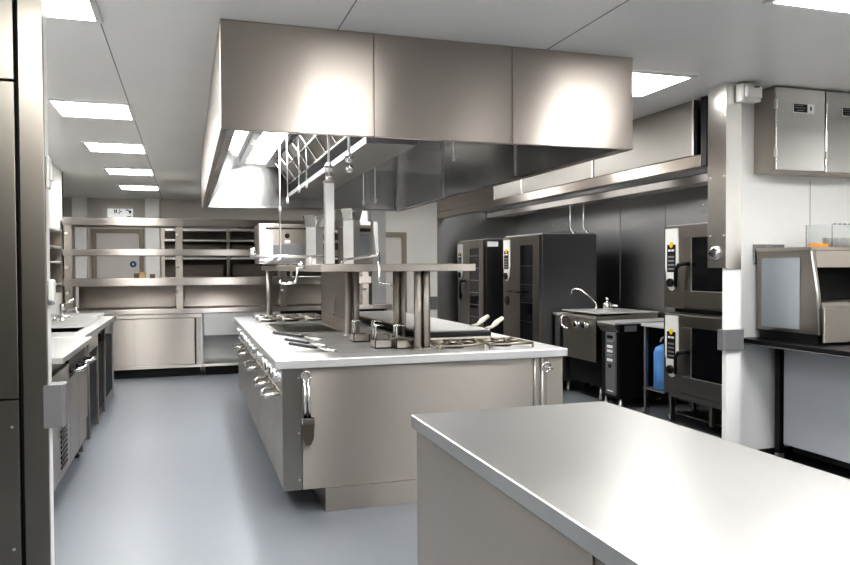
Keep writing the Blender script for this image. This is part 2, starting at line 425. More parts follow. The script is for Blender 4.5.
# gas valve and pipe on the end panel
v = MB().tube([(2.15, 4.245, .845), (2.15, 4.245, .56), (2.155, 4.245, .50)], .006, 8)
v.tube([(2.10, 4.25, .50), (2.10, 4.25, .845)], .004, 6)
v.build('gas_pipe', ALU, isl)
w = MB()
w.tube([(2.175 + .030 * math.cos(q * math.pi / 8), 4.232, .785 + .030 * math.sin(q * math.pi / 8)) for q in range(17)], .006, 8)
w.tube([(2.175, 4.26, .785), (2.175, 4.228, .785)], .010, 10); w.tube([(2.175, 4.23, .785), (2.215, 4.222, .77)], .006, 8)
w.build('gas_valve', CHR, isl)

top = MB()
top.box(ix0, ix1, iy0, iy1, .848, .90, .006, seg=2)
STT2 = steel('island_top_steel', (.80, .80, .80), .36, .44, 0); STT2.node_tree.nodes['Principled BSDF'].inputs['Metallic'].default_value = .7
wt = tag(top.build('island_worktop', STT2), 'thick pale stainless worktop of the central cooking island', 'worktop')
q = B(.70, 1.18, 5.92, 6.86, .9002, .904).build('griddle_plate', GRID, wt)
t = MB()
for a, b, c, d in ((.675, .70, 5.895, 6.885), (1.18, 1.205, 5.895, 6.885)): t.box(a, b, c, d, .9002, .910)
t.box(.70, 1.18, 5.895, 5.92, .9002, .908).box(.70, 1.18, 6.86, 6.885, .9002, .91)
t.build('griddle_rim', ST, wt)
t = MB()
for y in (4.48, 5.02, 5.62, 7.05): t.box(ix0 + .01, ix1 - .01, y - .002, y + .002, .9001, .9003)
t.build('seam', mat('seam_dark', (.18, .18, .18), .5, 1), wt)  # dark joint lines across the worktop
t = MB().box(.63, .83, 4.53, 4.70, .9001, .9007)
t.build('drain_tray', steel('tray_steel', (.45, .44, .40), .3, .4), wt)

# pan supports
def pan_support(x0, x1, y0, y1, label, m, group):
    z = .9008; t = MB(); r = .009
    t.tube([(x0, y0, z + .028), (x1, y0, z + .028), (x1, y1, z + .028), (x0, y1, z + .028), (x0, y0, z + .028)], r, 8)
    cx, cy = (x0 + x1) / 2, (y0 + y1) / 2
    for a, b in ((x0, y0), (x1, y0), (x1, y1), (x0, y1)):
        t.tube([(a, b, z + .028), (cx + (a - cx) * .35, cy + (b - cy) * .35, z + .032)], r * .9, 8)
        t.tube([(a, b, z + .028), (a, b, z)], r, 8)
    for a, b in ((x0, cy), (x1, cy), (cx, y0), (cx, y1)):
        t.tube([(a, b, z + .028), (cx + (a - cx) * .3, cy + (b - cy) * .3, z + .032)], r * .9, 8)
    o = thing('pan_support', label, 'pan support', (cx, cy, z), group)
    t.build('grate', m, o)
    MB().lathe((cx, cy, z), [(.07, 0), (.07, .012), (.045, .016), (.045, .024), (.0, .026)], 'z', 18).build('burner_cap', IRON, o)
for i, x in enumerate((.66, .885, 1.11)):
    for j, y in enumerate((7.20, 7.60)):
        nm = ('by the aisle edge', 'in the middle', 'beside the steel partition')[i]
        pan_support(x, x + .2, y, y + .34, 'pale metal pan support %s of the far burners, %s row' % (nm, ('griddle side', 'rear')[j]), PSUP, 'pan supports at far end of the island')
for i, (x, lab) in enumerate(((1.50, 'dark wire pan support beside the front gantry post'), (1.84, 'dark wire pan support close to the island corner with gas valve'))):
    pan_support(x, x + .30, 4.36, 4.70, lab, steel('wire_%d' % i, (.35, .32, .27), .25, .35), 'pan supports near the gas valve')

# tongs and turners with black grips lying on the worktop
def turner(x0, y0, x1, y1, label):
    o = thing('kitchen_turner', label, 'utensil', (x0, y0, .9008), 'black handled utensils on the island')
    a = Vector((x0, y0, .918)); b = Vector((x1, y1, .913)); d = b - a
    MB().tube([a, a + .02 * d, a + .60 * d, a + .64 * d], [.007, .011, .010, .006], 10).build('grip', BLK, o)
    n = Vector((-d.y, d.x, 0)).normalized(); m = MB()
    m.tube([a + .63 * d, a + .80 * d], .005, 8)
    p = a + .79 * d; q = a + d
    for k in (-1, 0, 1):
        c = n * (.022 * k)
        m.tube([p + c + Vector((0, 0, -.002)), q + c + Vector((0, 0, -.006))], .006, 6)
    m.tube([p - n * .024, p + n * .024], .005, 6); m.tube([q - n * .024 + Vector((0, 0, -.006)), q + n * .024 + Vector((0, 0, -.006))], .005, 6)
    m.build('slotted_head', CHR, o)
turner(.635, 5.86, .90, 5.25, 'black handled turner nearest the griddle plate')
turner(.655, 5.28, .85, 4.84, 'black handled turner lying in the middle of three')
turner(.645, 4.98, .86, 4.52, 'black handled turner lying over the drain tray by the island corner')

# hanging tongs on the end panel
o = thing('hanging_tongs', 'steel tongs hanging from a ring on the island end panel', 'tongs', (.65, 4.25, .39))
t = MB()
t.tube([(.645 + .026 * math.cos(k * math.pi / 8), 4.236, .80 + .03 * math.sin(k * math.pi / 8)) for k in range(17)], .006, 8)
t.tube([(.645, 4.2585, .83), (.645, 4.232, .83)], .005, 8)
t.build('hanging_ring', CHR, o)
t = MB().tube([(.637, 4.238, .775), (.640, 4.238, .545)], .009, 8).tube([(.658, 4.236, .775), (.664, 4.236, .545)], .008, 8)
t.build('arm', CHR, o)
t = MB().prism([(.618, .56), (.69, .56), (.685, .44), (.668, .405), (.640, .405), (.622, .44)], 'y', 4.222, 4.250)
t.build('tip', mat('tongs_tip_steel', (.30, .27, .23), .3, 1), o); B(.616, .692, 4.218, 4.254, .525, .56, .004).build('collar', CHR, o)

# fryer / pasta baskets
def basket(x, y, label):
    o = thing('wire_basket', label, 'basket', (x, y, .901), 'small baskets on the island')
    z = .9012
    t = MB()
    t.box(x - .055, x + .055, y - .06, y + .06, z, z + .004)
    t.box(x - .055, x - .051, y - .06, y + .06, z, z + .052).box(x + .051, x + .055, y - .06, y + .06, z, z + .052)
    t.box(x - .051, x + .051, y - .06, y - .056, z, z + .052).box(x - .051, x + .051, y + .056, y + .06, z, z + .052)
    t.build('pan', ST, o)
    t = MB()
    t.box(x - .058, x + .058, y - .063, y - .0605, z, z + .008).box(x - .058, x - .052, y - .063, y - .0605, z + .008, z + .055)
    t.box(x + .052, x + .058, y - .063, y - .0605, z + .008, z + .055)
    t.box(x - .058, x - .0555, y - .0605, y + .06, z, z + .008)
    t.build('dark_edge', BLK, o)
    t = MB()
    for s in (-.03, .03):
        t.tube([(x - .045, y + s, z + .048), (x - .045, y + s, z + .14), (x - .035, y + s, z + .15), (x + .01, y + s, z + .147)], .005, 8)
    t.build('handle', CHR, o)
basket(1.325, 4.60, 'small steel basket with upright handle beside the front gantry post')
basket(1.20, 4.66, 'small steel basket with upright handle, second from the front gantry post')
basket(1.285, 5.05, 'small steel basket behind the front pair of baskets')
basket(1.16, 5.12, 'small steel basket close to the thick partition post')

# raised griddle with lids on the far half
o = thing('covered_griddle', 'raised black sided griddle under pale steel lid on the island', 'griddle', (1.8, 6.3, .901))
B(1.60, 2.14, 5.05, 7.60, .9012, .945, .003).build('base', BLK, o)
B(1.59, 2.15, 5.10, 7.62, .946, .962, .004).build('lid', STT, o)
t = B(1.61, 2.13, 5.02, 5.045, .9012, .915).build('front_ledge', ST, o)
for x, y in ((2.13, 5.35), (2.145, 5.10)):
    MB().tube([(x - .03, y, .966), (x + .03, y + .02, .975), (x + .07, y + .04, 1.0), (x + .15, y + .10, 1.03)], [.010, .012, .021, .017], 10).build('handle', CREAM, o)

# gantry over the island
gx0, gx1, gy0, gy1 = .76, 1.76, 4.40, 8.10
ga = thing('gantry_shelf', 'stainless gantry shelf on round posts above the cooking island', 'shelf', (1.25, 6.2, .901))
B(gx0, gx1, gy0, gy1, 1.398, 1.446, .004).build('shelf_board', STW, ga)
for x, y, r in ((1.392, 4.47, .026), (1.446, 4.47, .026), (1.49, 5.33, .024), (1.545, 5.35, .024), (1.172, 5.56, .027), (1.232, 5.56, .027), (.835, 8.02, .033), (1.68, 8.0, .03)):
    t = MB().tube([(x, y, .9012), (x, y, 1.397)], r, 16)
    t.lathe((x, y, .9012), [(r + .012, 0), (r + .012, .006), (r + .002, .012)], 'z', 16)
    t.build('post', ST, ga)
B(1.225, 1.262, 5.64, 7.06, .9012, 1.397, .002).build('partition', STW, ga)
B(1.221, 1.2245, 5.66, 7.04, 1.0, 1.38).build('partition_lining', steel('lining_dark', (.34, .33, .30), .25, .35), ga)
# service columns
o = thing('service_column', 'tall slender steel service column rising from the gantry to the hood', 'service column', (.88, 4.75, 1.447))
B(.85, .91, 4.72, 4.78, 1.447, 1.97, .003).build('column_casing', STT, o)
B(.846, .914, 4.716, 4.784, 1.9705, 1.984, .002).build('cap', ST, o)
def flared(x, y, s, z1, label):
    o = thing('flared_column', label, 'service column', (x, y, 1.447))
    d = [(x, y - s), (x + s, y), (x, y + s), (x - s, y)]
    MB().prism(d, 'z', 1.447, z1).build('column_casing', STT, o)
    t = MB(); k = s * 1.0; e = s * 1.55
    for i in range(4):
        a = d[i]; b = d[(i + 1) % 4]
        aa = (x + (a[0] - x) * .98, y + (a[1] - y) * .98, z1 - .07); bb = (x + (b[0] - x) * .98, y + (b[1] - y) * .98, z1 - .07)
        a2 = (x + (a[0] - x) * 1.02 + (b[0] - a[0]) * .0 + ((a[0] + b[0]) / 2 - x) * .55, y + (a[1] - y) * 1.02 + ((a[1] + b[1]) / 2 - y) * .55, z1 + .035)
        b2 = (x + (b[0] - x) * 1.02 + ((a[0] + b[0]) / 2 - x) * .55, y + (b[1] - y) * 1.02 + ((a[1] + b[1]) / 2 - y) * .55, z1 + .035)
        t.quad(aa, bb, b2, a2)
    t.build('flared_collar', CHR, o)
    return o
flared(1.375, 6.36, .075, 1.90, 'wide diamond shaped steel column with flared collar between the grill cabinets')
flared(1.06, 6.42, .075, 1.84, 'diamond shaped steel column with flared collar behind the slender column')
# grill cabinets on the gantry
g1 = thing('salamander_grill', 'steel grill cabinet with paper notice and black knob on the gantry', 'grill', (.88, 7.2, 1.447), 'grill cabinets on the gantry')
B(.635, 1.125, 7.0, 7.45, 1.46, 1.835, .004).build('casing', STW, g1)
B(.64, .66, 6.985, 7.0, 1.46, 1.835, .002).build('side_post', STT, g1)
B(1.127, 1.145, 7.0, 7.4, 1.46, 1.83).build('dark_edge', BLK, g1)
B(.70, 1.10, 6.996, 7.0, 1.785, 1.80).build('vent_slot', IRON, g1)
B(.70, 1.06, 6.99, 7.0, 1.47, 1.64, .002).build('lower_panel', mat('shadow_steel', (.33, .34, .36), .3, 1), g1)  # inset panel of darker steel
B(.685, .765, 6.982, 6.989, 1.50, 1.725).build('paper_notice', PAPER, g1)
B(.875, .925, 6.988, 6.9985, 1.655, 1.685).build('label_plate', PAPER, g1)
MB().lathe((.90, 7.0, 1.725), [(.017, -.03), (.019, -.006), (.024, 0)], 'y', 14).build('knob', BLK, g1)
t = MB()
for x in (.66, 1.10):
    for y in (7.05, 7.4): t.lathe((x, y, 1.447), [(.015, 0), (.015, .013)], 'z', 10)
t.build('foot', BLK, g1)
g2 = thing('salamander_grill', 'steel grill cabinet with dark front panel beside the wide column', 'grill', (1.6, 7.2, 1.447), 'grill cabinets on the gantry')
B(1.47, 1.72, 7.0, 7.45, 1.46, 1.835, .004).build('casing', ST, g2)
B(1.49, 1.685, 6.99, 7.0, 1.49, 1.74, .002).build('front_panel', mat('dark_panel_steel', (.30, .31, .33), .3, 1), g2)  # front panel of darker steel
B(1.49, 1.70, 6.99, 7.0, 1.77, 1.80, .002).build('vent_slot', IRON, g2)
t = MB()
for x in (1.50, 1.69):
    for y in (7.05, 7.4): t.lathe((x, y, 1.447), [(.015, 0), (.015, .013)], 'z', 10)
t.build('foot', BLK, g2)
# swing taps
o = thing('tap_rail', 'horizontal chrome tap rail with valve before the paper notice', 'tap', (.8, 6.2, 1.447))
t = MB().tube([(.49, 6.15, 1.517), (1.08, 6.15, 1.517)], .013, 10)
t.tube([(.56, 6.12, 1.48), (.70, 6.12, 1.48)], .014, 10).tube([(.70, 6.12, 1.48), (.76, 6.15, 1.517)], .010, 8)
t.tube([(.98, 6.15, 1.4475), (.98, 6.15, 1.517)], .012, 10)
t.build('rail_pipe', ALU, o)
MB().lathe((.515, 6.15, 1.525), [(.03, 0), (.034, .01), (.022, .03), (.026, .05), (.012, .06)], 'z', 12).build('valve', CHR, o)
o = thing('swan_tap', 'small chrome tap curving down from the gantry edge over the griddle', 'tap', (.745, 5.0, 1.33))
t = MB().tube([(.758, 5.0, 1.425), (.735, 5.0, 1.43), (.71, 5.0, 1.42), (.705, 5.0, 1.37), (.695, 5.0, 1.325), (.66, 5.0, 1.318), (.60, 5.0, 1.322), (.585, 5.0, 1.335)], .009, 10)
t.build('spout', CHR, o)
MB().lathe((.735, 5.0, 1.43), [(.024, 0), (.028, .012), (.014, .03)], 'z', 12).build('handwheel', CHR, o)
o = thing('swing_tap', 'chrome swing tap reaching over the gantry front with dropping spout', 'tap', (1.11, 4.36, 1.30))
t = MB().tube([(1.20, 5.9, 1.485), (1.11, 4.37, 1.502), (1.11, 4.34, 1.50)], .010, 10)
t.tube([(1.108, 4.345, 1.515), (1.108, 4.345, 1.34), (1.112, 4.345, 1.325), (1.20, 4.345, 1.318)], .008, 10)
t.tube([(1.20, 5.9, 1.4475), (1.20, 5.9, 1.485)], .014, 10)
t.build('spout', CHR, o)
MB().tube([(1.100, 4.35, 1.515), (1.095, 4.35, 1.56), (1.088, 4.35, 1.68), (1.088, 4.35, 1.70)], [.009, .009, .013, .010], 10).build('hand_lever', WHT, o)

# ------------------------------------------------------------------ counter next to the camera
cx0, cx1, cy1 = .754, 1.541, 2.515
o = thing('prep_counter', 'big plain stainless preparation counter closest to the camera', 'counter', (1.15, 1.5, 0))
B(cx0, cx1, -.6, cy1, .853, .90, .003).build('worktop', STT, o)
B(cx0 + .02, cx1 - .02, -.58, cy1 - .02, .10, .852).build('cabinet_body', ST, o)
B(cx0 + .016, cx0 + .019, 1.3, cy1 - .022, .10, .848).build('side_panel', ST, o)
B(cx0 + .06, cx1 - .06, -.5, cy1 - .06, 0.001, .099).build('plinth', BLK, o)

# ------------------------------------------------------------------ back run with open shelves
by = 10.18
o = thing('sliding_cupboard', 'stainless base cupboard with two sliding doors under the far shelves', 'cupboard', (-.4, by + .3, 0))
B(-1.46, .185, by + .035, 10.8, .12, .832).build('carcass', ST, o)
B(-1.46, -.63, by + .022, by + .034, .165, .77, .002).build('sliding_door', ST, o)
B(-.65, .085, by + .008, by + .02, .165, .77, .002).build('sliding_door', ST, o)
B(-1.46, .185, by, by + .034, .12, .16, .003).build('bottom_rail', ST, o)
B(-1.46, .185, by, by + .034, .775, .832, .003).build('top_rail', ST, o)
B(.09, .105, by + .004, by + .034, .165, .77).build('door_gap', BLK, o)
B(.115, .165, by, by + .034, .16, .775, .002).build('end_stile', STT, o)
B(-1.4, .15, by + .09, by + .11, .001, .119).build('plinth', BLK, o)
o = thing('drawer_unit', 'open stainless unit with one pale drawer front beside the sliding cupboard', 'drawer unit', (.7, by + .3, 0))
t = MB().box(.19, .2, by + .03, 10.8, .12, .83).box(1.2, 1.21, by + .03, 10.8, .12, .83).box(.2, 1.2, 10.78, 10.8, .12, .83).box(.2, 1.2, by + .03, 10.78, .12, .16)
t.build('carcass', STT, o)
B(.205, 1.195, by, by + .028, .535, .828, .003).build('drawer', ALU, o)
B(.19, 1.21, by, by + .03, .12, .16, .003).build('bottom_rail', ST, o)
B(.22, 1.2, by + .09, by + .11, .001, .119).build('plinth', BLK, o)
o = thing('open_stand', 'open stand with dark underside at the end of the far worktop', 'stand', (2.0, by + .3, 0))
t = MB()
for x in (1.26, 2.70):
    for y in (by + .06, 10.74): t.box(x - .02, x + .02, y - .02, y + .02, .001, .83)
t.build('leg', ST, o); B(1.24, 2.72, by + .04, 10.3, .70, .83).build('apron', BLK, o)
t = B(-1.47, 2.50, by - .02, 10.34, .834, .90, .004).box(-1.47, 2.50, 10.34, 10.82, .834, .90, .004)
t.box(2.5, 2.78, by - .02, 10.34, .834, .90, .004)
tag(t.build('far_worktop', ST), 'long stainless worktop running under the far open shelves', 'worktop')
o = thing('open_shelving', 'three tier stainless open shelving standing on the far worktop', 'shelving', (.5, 10.5, .9))
for z0, z1 in ((1.975, 2.072), (1.592, 1.672), (1.20, 1.298)):
    t = B(-1.477, 2.48, by, by + .012, z0, z1, .002).box(-1.477, 2.48, by + .012, by + .5, z1 - .03, z1 - .018).box(-1.477, 2.48, by + .488, by + .5, z0, z1, .002)
    t.build('shelf', ST, o)
for x in (-1.415, -.095, 1.25, 2.40):
    p = MB().box(x - .047, x + .047, by + .014, by + .05, .9012, 2.05, .003)
    p = p.build('post', STW, o)
    t = MB()
    for z in (1.87, 1.44, 1.12): t.lathe((x - .02, by + .014, z), [(.02, -.008), (.022, 0)], 'y', 12)
    t.build('bolt', CHR, p)
    B(x - .02, x + .02, by + .44, by + .48, .9012, 2.05, .002).build('post', STW, o)
B(-1.36, 2.36, by + .485, by + .50, .9012, 1.19, .002).build('splashback', ST, o)
# condiment boxes on the lowest tier
for x0, x1, z, m, nm, lab in ((-.655, -.60, .065, BRN, 'brown_box', 'brown small box on the lowest far shelf'), (-.585, -.515, .085, TAN, 'tan_box', 'tan small carton on the lowest far shelf'),
                     (-.505, -.475, .06, WHT, 'white_box', 'tiny white box beside the tan carton'), (-.46, -.40, .055, BRN, 'dark_tub', 'dark tub standing apart on the lowest far shelf')):
    o = thing(nm, lab, 'box', ((x0 + x1) / 2, by + .15, 1.281))
    B(x0, x1, by + .1, by + .2, 1.2825, 1.2825 + z, .004).build('carton', m, o); B(x0 - .003, x1 + .003, by + .097, by + .203, 1.2825 + z, 1.2825 + z + .012, .003).build('lid', m, o)

# dark rack seen through the shelves
o = thing('storage_rack', 'dark backed storage rack seen through the far open shelves', 'rack', (.8, 12.3, 0))
for z in (2.03, 1.87, 1.59, 1.285, .9, .4): B(-.37, 2.6, 12.02, 12.5, z - .03, z, .002).build('shelf', STT, o)
for x in (-.345, .62, 1.6, 2.58):
    B(x - .025, x + .025, 12.0, 12.019, 0.001, 2.03, .002).build('post', ST, o)
B(-.37, 2.6, 12.505, 12.53, .001, 2.04).build('back_panel', TAUPE, o)
t = MB()
for x0, x1, z in ((-.3, .55, 1.59), (.68, 1.55, 1.59), (-.28, .55, 1.285), (.7, 1.5, 1.285)):
    t.box(x0, x1, 12.2, 12.48, z + .001, z + .2)
t.build('stored_tray', TAUPE, o)

# exit sign
o = thing('exit_sign', 'lit white escape sign with black pictogram above the far door', 'sign', (-1.1, 14.05, 2.32))
B(-1.315, -.905, 14.03, 14.085, 2.32, 2.475, .004).build('sign_box', SIGN, o)
t = MB(); y0, y1 = 14.022, 14.0295
for x in (-1.205, -1.175): t.box(x, x + .018, y0, y1, 2.40, 2.462)
t.prism([(-1.13, 2.462), (-1.115, 2.462), (-1.095, 2.43), (-1.075, 2.43), (-1.075, 2.415), (-1.10, 2.415), (-1.118, 2.44)], 'y', y0, y1)
t.prism([(-1.12, 2.42), (-1.11, 2.40), (-1.125, 2.385), (-1.14, 2.405)], 'y', y0, y1)
t.prism([(-1.06, 2.46), (-.98, 2.462), (-.95, 2.44), (-.925, 2.455), (-.925, 2.40), (-.975, 2.395), (-.955, 2.42), (-.99, 2.445)], 'y', y0, y1)
t.prism([(-1.0, 2.35), (-.925, 2.355), (-.925, 2.338), (-.99, 2.335)], 'y', y0, y1)
t.build('pictogram', BLK, o)

# ------------------------------------------------------------------ aisle side run
o = thing('undercounter_fridge', 'stainless undercounter unit with louvred panel at the aisle', 'fridge', (-1.1, 5.45, 0))
B(-1.45, -.775, 4.72, 6.20, .10, .845, .003).build('cabinet_body', STW, o)
gp = B(-.774, -.748, 4.70, 5.36, .13, .80, .003).build('louvre_panel', STW, o)
t = MB()
for k in range(16): t.lathe((-.747, 5.08, .20 + k * .03), [(.05, 0), (.04, .006)], 'x', 10)
t = MB()
for k in range(15): t.box(-.748, -.742, 4.98, 5.22, .19 + k * .032, .19 + k * .032 + .016, .002)
t.build('louvre', BLK, gp)
for a, b in ((5.37, 5.76), (5.77, 6.19)): B(-.774, -.748, a, b, .13, .70, .003).build('door', ST, o)
B(-.774, -.752, 5.37, 6.19, .705, .845).build('fascia', BLK, o)
for a, b in ((5.42, 5.70), (5.86, 6.12)):
    z = .74
    MB().tube([(-.752, a, z), (-.70, a, z + .005), (-.675, a + .03, z + .01), (-.67, (a + b) / 2, z + .012), (-.675, b - .03, z + .01), (-.70, b, z + .005), (-.752, b, z)], .014, 10).build('door_handle', CHR, o)
t = MB()
for x in (-1.4, -.82):
    for y in (4.8, 6.1): t.lathe((x, y, .001), [(.03, 0), (.03, .02), (.018, .03), (.018, .0985)], 'z', 12)
t.build('foot', BLK, o)
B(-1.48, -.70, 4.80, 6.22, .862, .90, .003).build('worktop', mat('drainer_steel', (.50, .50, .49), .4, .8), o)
B(-1.30, -.98, 5.1, 5.7, .9005, .903).build('drain_grid', steel('grid_steel', (.5, .5, .5), .2, .3), o)

o = thing('sink_unit', 'stainless sink unit with open dark bays along the aisle', 'sink', (-1.1, 7.6, 0))
t = MB()
X0, X1, Y0, Y1 = -1.48, -.76, 6.25, 8.90
t.box(X0, -1.28, Y0, Y1, .852, .90, .003).box(-.88, X1, Y0, Y1, .852, .90, .003).box(-1.28, -.88, Y0, 6.75, .852, .90, .003).box(-1.28, -.88, 7.30, Y1, .852, .90, .003)
t.build('worktop', STT, o)
t = MB().box(-1.28, -.88, 6.75, 7.30, .60, .605).box(-1.285, -1.28, 6.75, 7.3, .60, .89).box(-.88, -.875, 6.75, 7.3, .60, .89).box(-1.28, -.88, 6.745, 6.75, .6, .89).box(-1.28, -.88, 7.3, 7.305, .6, .89)
t.build('basin', STP, o)
t = MB().box(X0, -.88, 8.88, 8.90, .9002, .935, .002).box(X0, X0 + .02, Y0, 8.88, .9002, .96, .002)
t.build('upstand', STT, o)
for y in (6.28, 6.72, 7.36, 7.98, 8.84):
    t = MB().box(-.82, -.785, y - .02, y + .02, .001, .85, .002)
    t.build('leg', ST if y != 8.84 else STT, o)
t = MB()
for y in (6.28, 7.36, 8.84): t.box(-1.46, -1.42, y - .02, y + .02, .001, .85, .002)
t.build('rear_frame', ST, o)
B(-.83, -.80, 6.31, 6.695, .20, .84, .002).build('side_panel', STW, o)
B(-.81, -.785, 6.75, 7.34, .72, .85, .002).build('apron', STW, o)
for a, b in ((6.75, 7.33), (7.39, 7.95), (8.01, 8.81)): B(-1.40, -.80, a, b, .10, .71, .003).build('dark_bay', BAYSHD, o)  # solid near-black blocks stand in for the shade inside the open bays
o = thing('mixer_tap', 'chrome mixer tap with raised lever at the aisle sink', 'tap', (-1.18, 8.2, .901))
t = MB().lathe((-1.2, 8.2, .9012), [(.03, 0), (.03, .01), (.02, .02), (.02, .12), (.026, .13), (.026, .16), (.01, .17)], 'z', 14)
t.tube([(-1.2, 8.2, .99), (-1.12, 8.1, 1.01), (-1.05, 8.0, 1.03), (-1.03, 7.97, 1.0)], .014, 10)
t.build('spout', CHR, o)
MB().tube([(-1.2, 8.2, 1.06), (-1.15, 8.2, 1.09), (-1.09, 8.2, 1.11)], [.012, .010, .016], 10).build('lever', CHR, o)
MB().tube([(-1.27, 8.2, .94), (-1.13, 8.2, .94)], .013, 10).lathe((-1.27, 8.2, .9012), [(.02, 0), (.02, .04)], 'z', 10).build('inlet', CHR, o)
# wall shelves beyond the pillar
o = thing('wall_rack', 'grey bracketed wall rack above the aisle sink', 'rack', (-1.4, 7.2, 1.2))
for z in (1.82, 1.65, 1.50, 1.28): B(-1.49, -1.23, 6.0, 8.45, z - .018, z, .002).build('shelf', ALU, o)
for y in (6.05, 7.2, 8.40): B(-1.495, -1.46, y - .02, y + .02, 1.1, 1.95).build('upright', ST, o)
B(-1.498, -1.49, 6.0, 8.5, 1.18, 1.93).build('back_panel', TAUPE, o)
B(-1.489, -1.24, 8.455, 8.48, 1.18, 1.83).build('end_panel', TAUPE, o)
# fittings on the opening's end face
o = thing('mounted_dispenser', 'small white dispenser box on the clad wall end by the bumper', 'dispenser', (-.478, 3.03, 1.29))
B(-.4885, -.468, 3.005, 3.06, 1.305, 1.385, .006).build('case', WHT, o); B(-.4865, -.472, 3.01, 3.055, 1.29, 1.3045, .003).build('nozzle', MGRY, o)
o = thing('white_switch', 'white switch high on the clad wall end beside steel pillar', 'switch', (-.48, 3.07, 1.72))
B(-.489, -.478, 3.01, 3.07, 1.72, 1.84, .004).build('switch_plate', WHT, o); B(-.4775, -.470, 3.025, 3.055, 1.75, 1.81, .003).build('rocker', WHT, o)

# ------------------------------------------------------------------ wall canopy
cX = 3.60; cz0, cz1 = 2.155, H - .002
o = thing('wall_canopy', 'long wall canopy with perforated mesh front above the ovens', 'canopy', (4.2, 7.5, cz0))
B(cX, cX + .03, 4.56, 10.56, cz0, 2.245, .003).build('front_trim', ST, o)
B(cX + .004, cX + .03, 8.40, 10.56, 2.25, cz1, .002).build('plain_panel', STV, o)
for a, b in ((7.62, 8.39), (6.09, 7.60), (4.66, 6.07)):
    B(cX + .006, cX + .03, a, b, 2.25, cz1, .001).build('mesh_panel', FILT, o)
t = MB()
for y in (7.61, 6.08, 8.395, 4.645): t.box(cX - .004, cX + .03, y - .011, y + .011, 2.247, cz1)
t.build('divider', ALU, o)
B(cX, cX + .30, 4.50, 4.56, cz0, cz1).build('end_cap', BLK, o)
# underside: inner slope, gutter and rear plenum
t = MB()
t.quad((cX + .03, 4.56, cz0 + .03), (cX + .03, 10.56, cz0 + .03), (4.05, 10.56, 2.60), (4.05, 4.56, 2.60))
t.build('inner_slope', STD, o)
MB().prism([(4.05, 2.60), (4.42, 2.25), (4.50, 2.25), (4.50, 2.60)], 'y', 4.56, 10.55).build('filter_slope', STD, o)
t = MB().box(4.40, 4.60, 4.56, 10.55, 2.17, 2.245, .004)
t.build('grease_gutter', ST, o)
B(4.6, 4.895, 4.56, 10.55, 2.22, 2.60).build('rear_plenum', STD, o)
B(cX + .03, cX + .12, 4.56, 10.56, cz0 + .002, cz0 + .02).build('front_gutter', ST, o)
k = MB()
for a, b in ((5.0, 6.3), (6.8, 8.1), (8.6, 10.3)): k.prism([(3.745, 2.268), (3.90, 2.424), (3.893, 2.437), (3.735, 2.282)], 'y', a, b)
k.build('canopy_fill_glow', mat('canopy_fill_emitter', (.9, .9, .9), .5, emit=3.5), o)  # hidden glowing strips added on the inner slope to brighten the alcove
for x, y, z0, lab in ((4.42, 7.98, 1.80, 'slim hooked conduit pipe dropping onto the front tall oven, farther of two'), (4.47, 7.75, 1.80, 'slim hooked conduit pipe at the rear edge of the front tall oven')):
    t = thing('conduit_pipe', lab, 'pipe', (x, y, z0), 'conduits above the tall oven')
    MB().tube([(x, y, 2.20), (x, y, 1.90), (x + .01, y, 1.87), (x + .03, y, 1.845), (x + .05, y, 1.835)], .010, 10).build('pipe', ALU, t)
    MB().lathe((x + .05, y, 1.812), [(.02, 0), (.024, .012), (.02, .03)], 'z', 12).build('end_fitting', CHR, t)
def plate(name, x, y0, y1, z0, z1, label):
    o = thing(name, label, 'plate', (x, (y0 + y1) / 2, z0))
    B(x - .012, x, y0, y1, z0, z1, .003).build('cover', mat(name + '_m', (.42, .42, .42), .3, 1), o)
    t = MB()
    for y in (y0 + .03, y1 - .03): t.lathe((x - .012, y, (z0 + z1) / 2), [(.008, -.004), (.008, 0)], 'x', 8)
    t.build('screw', ALU, o)
plate('mounted_plate', 4.894, 8.86, 9.34, 1.90, 2.09, 'grey access plate on dark wall above the tall ovens')
plate('isolator_plate', 4.894, 6.0, 6.17, 1.95, 2.11, 'small grey isolator plate on dark wall near the column')  # plain cover plate with screws, no switch on it

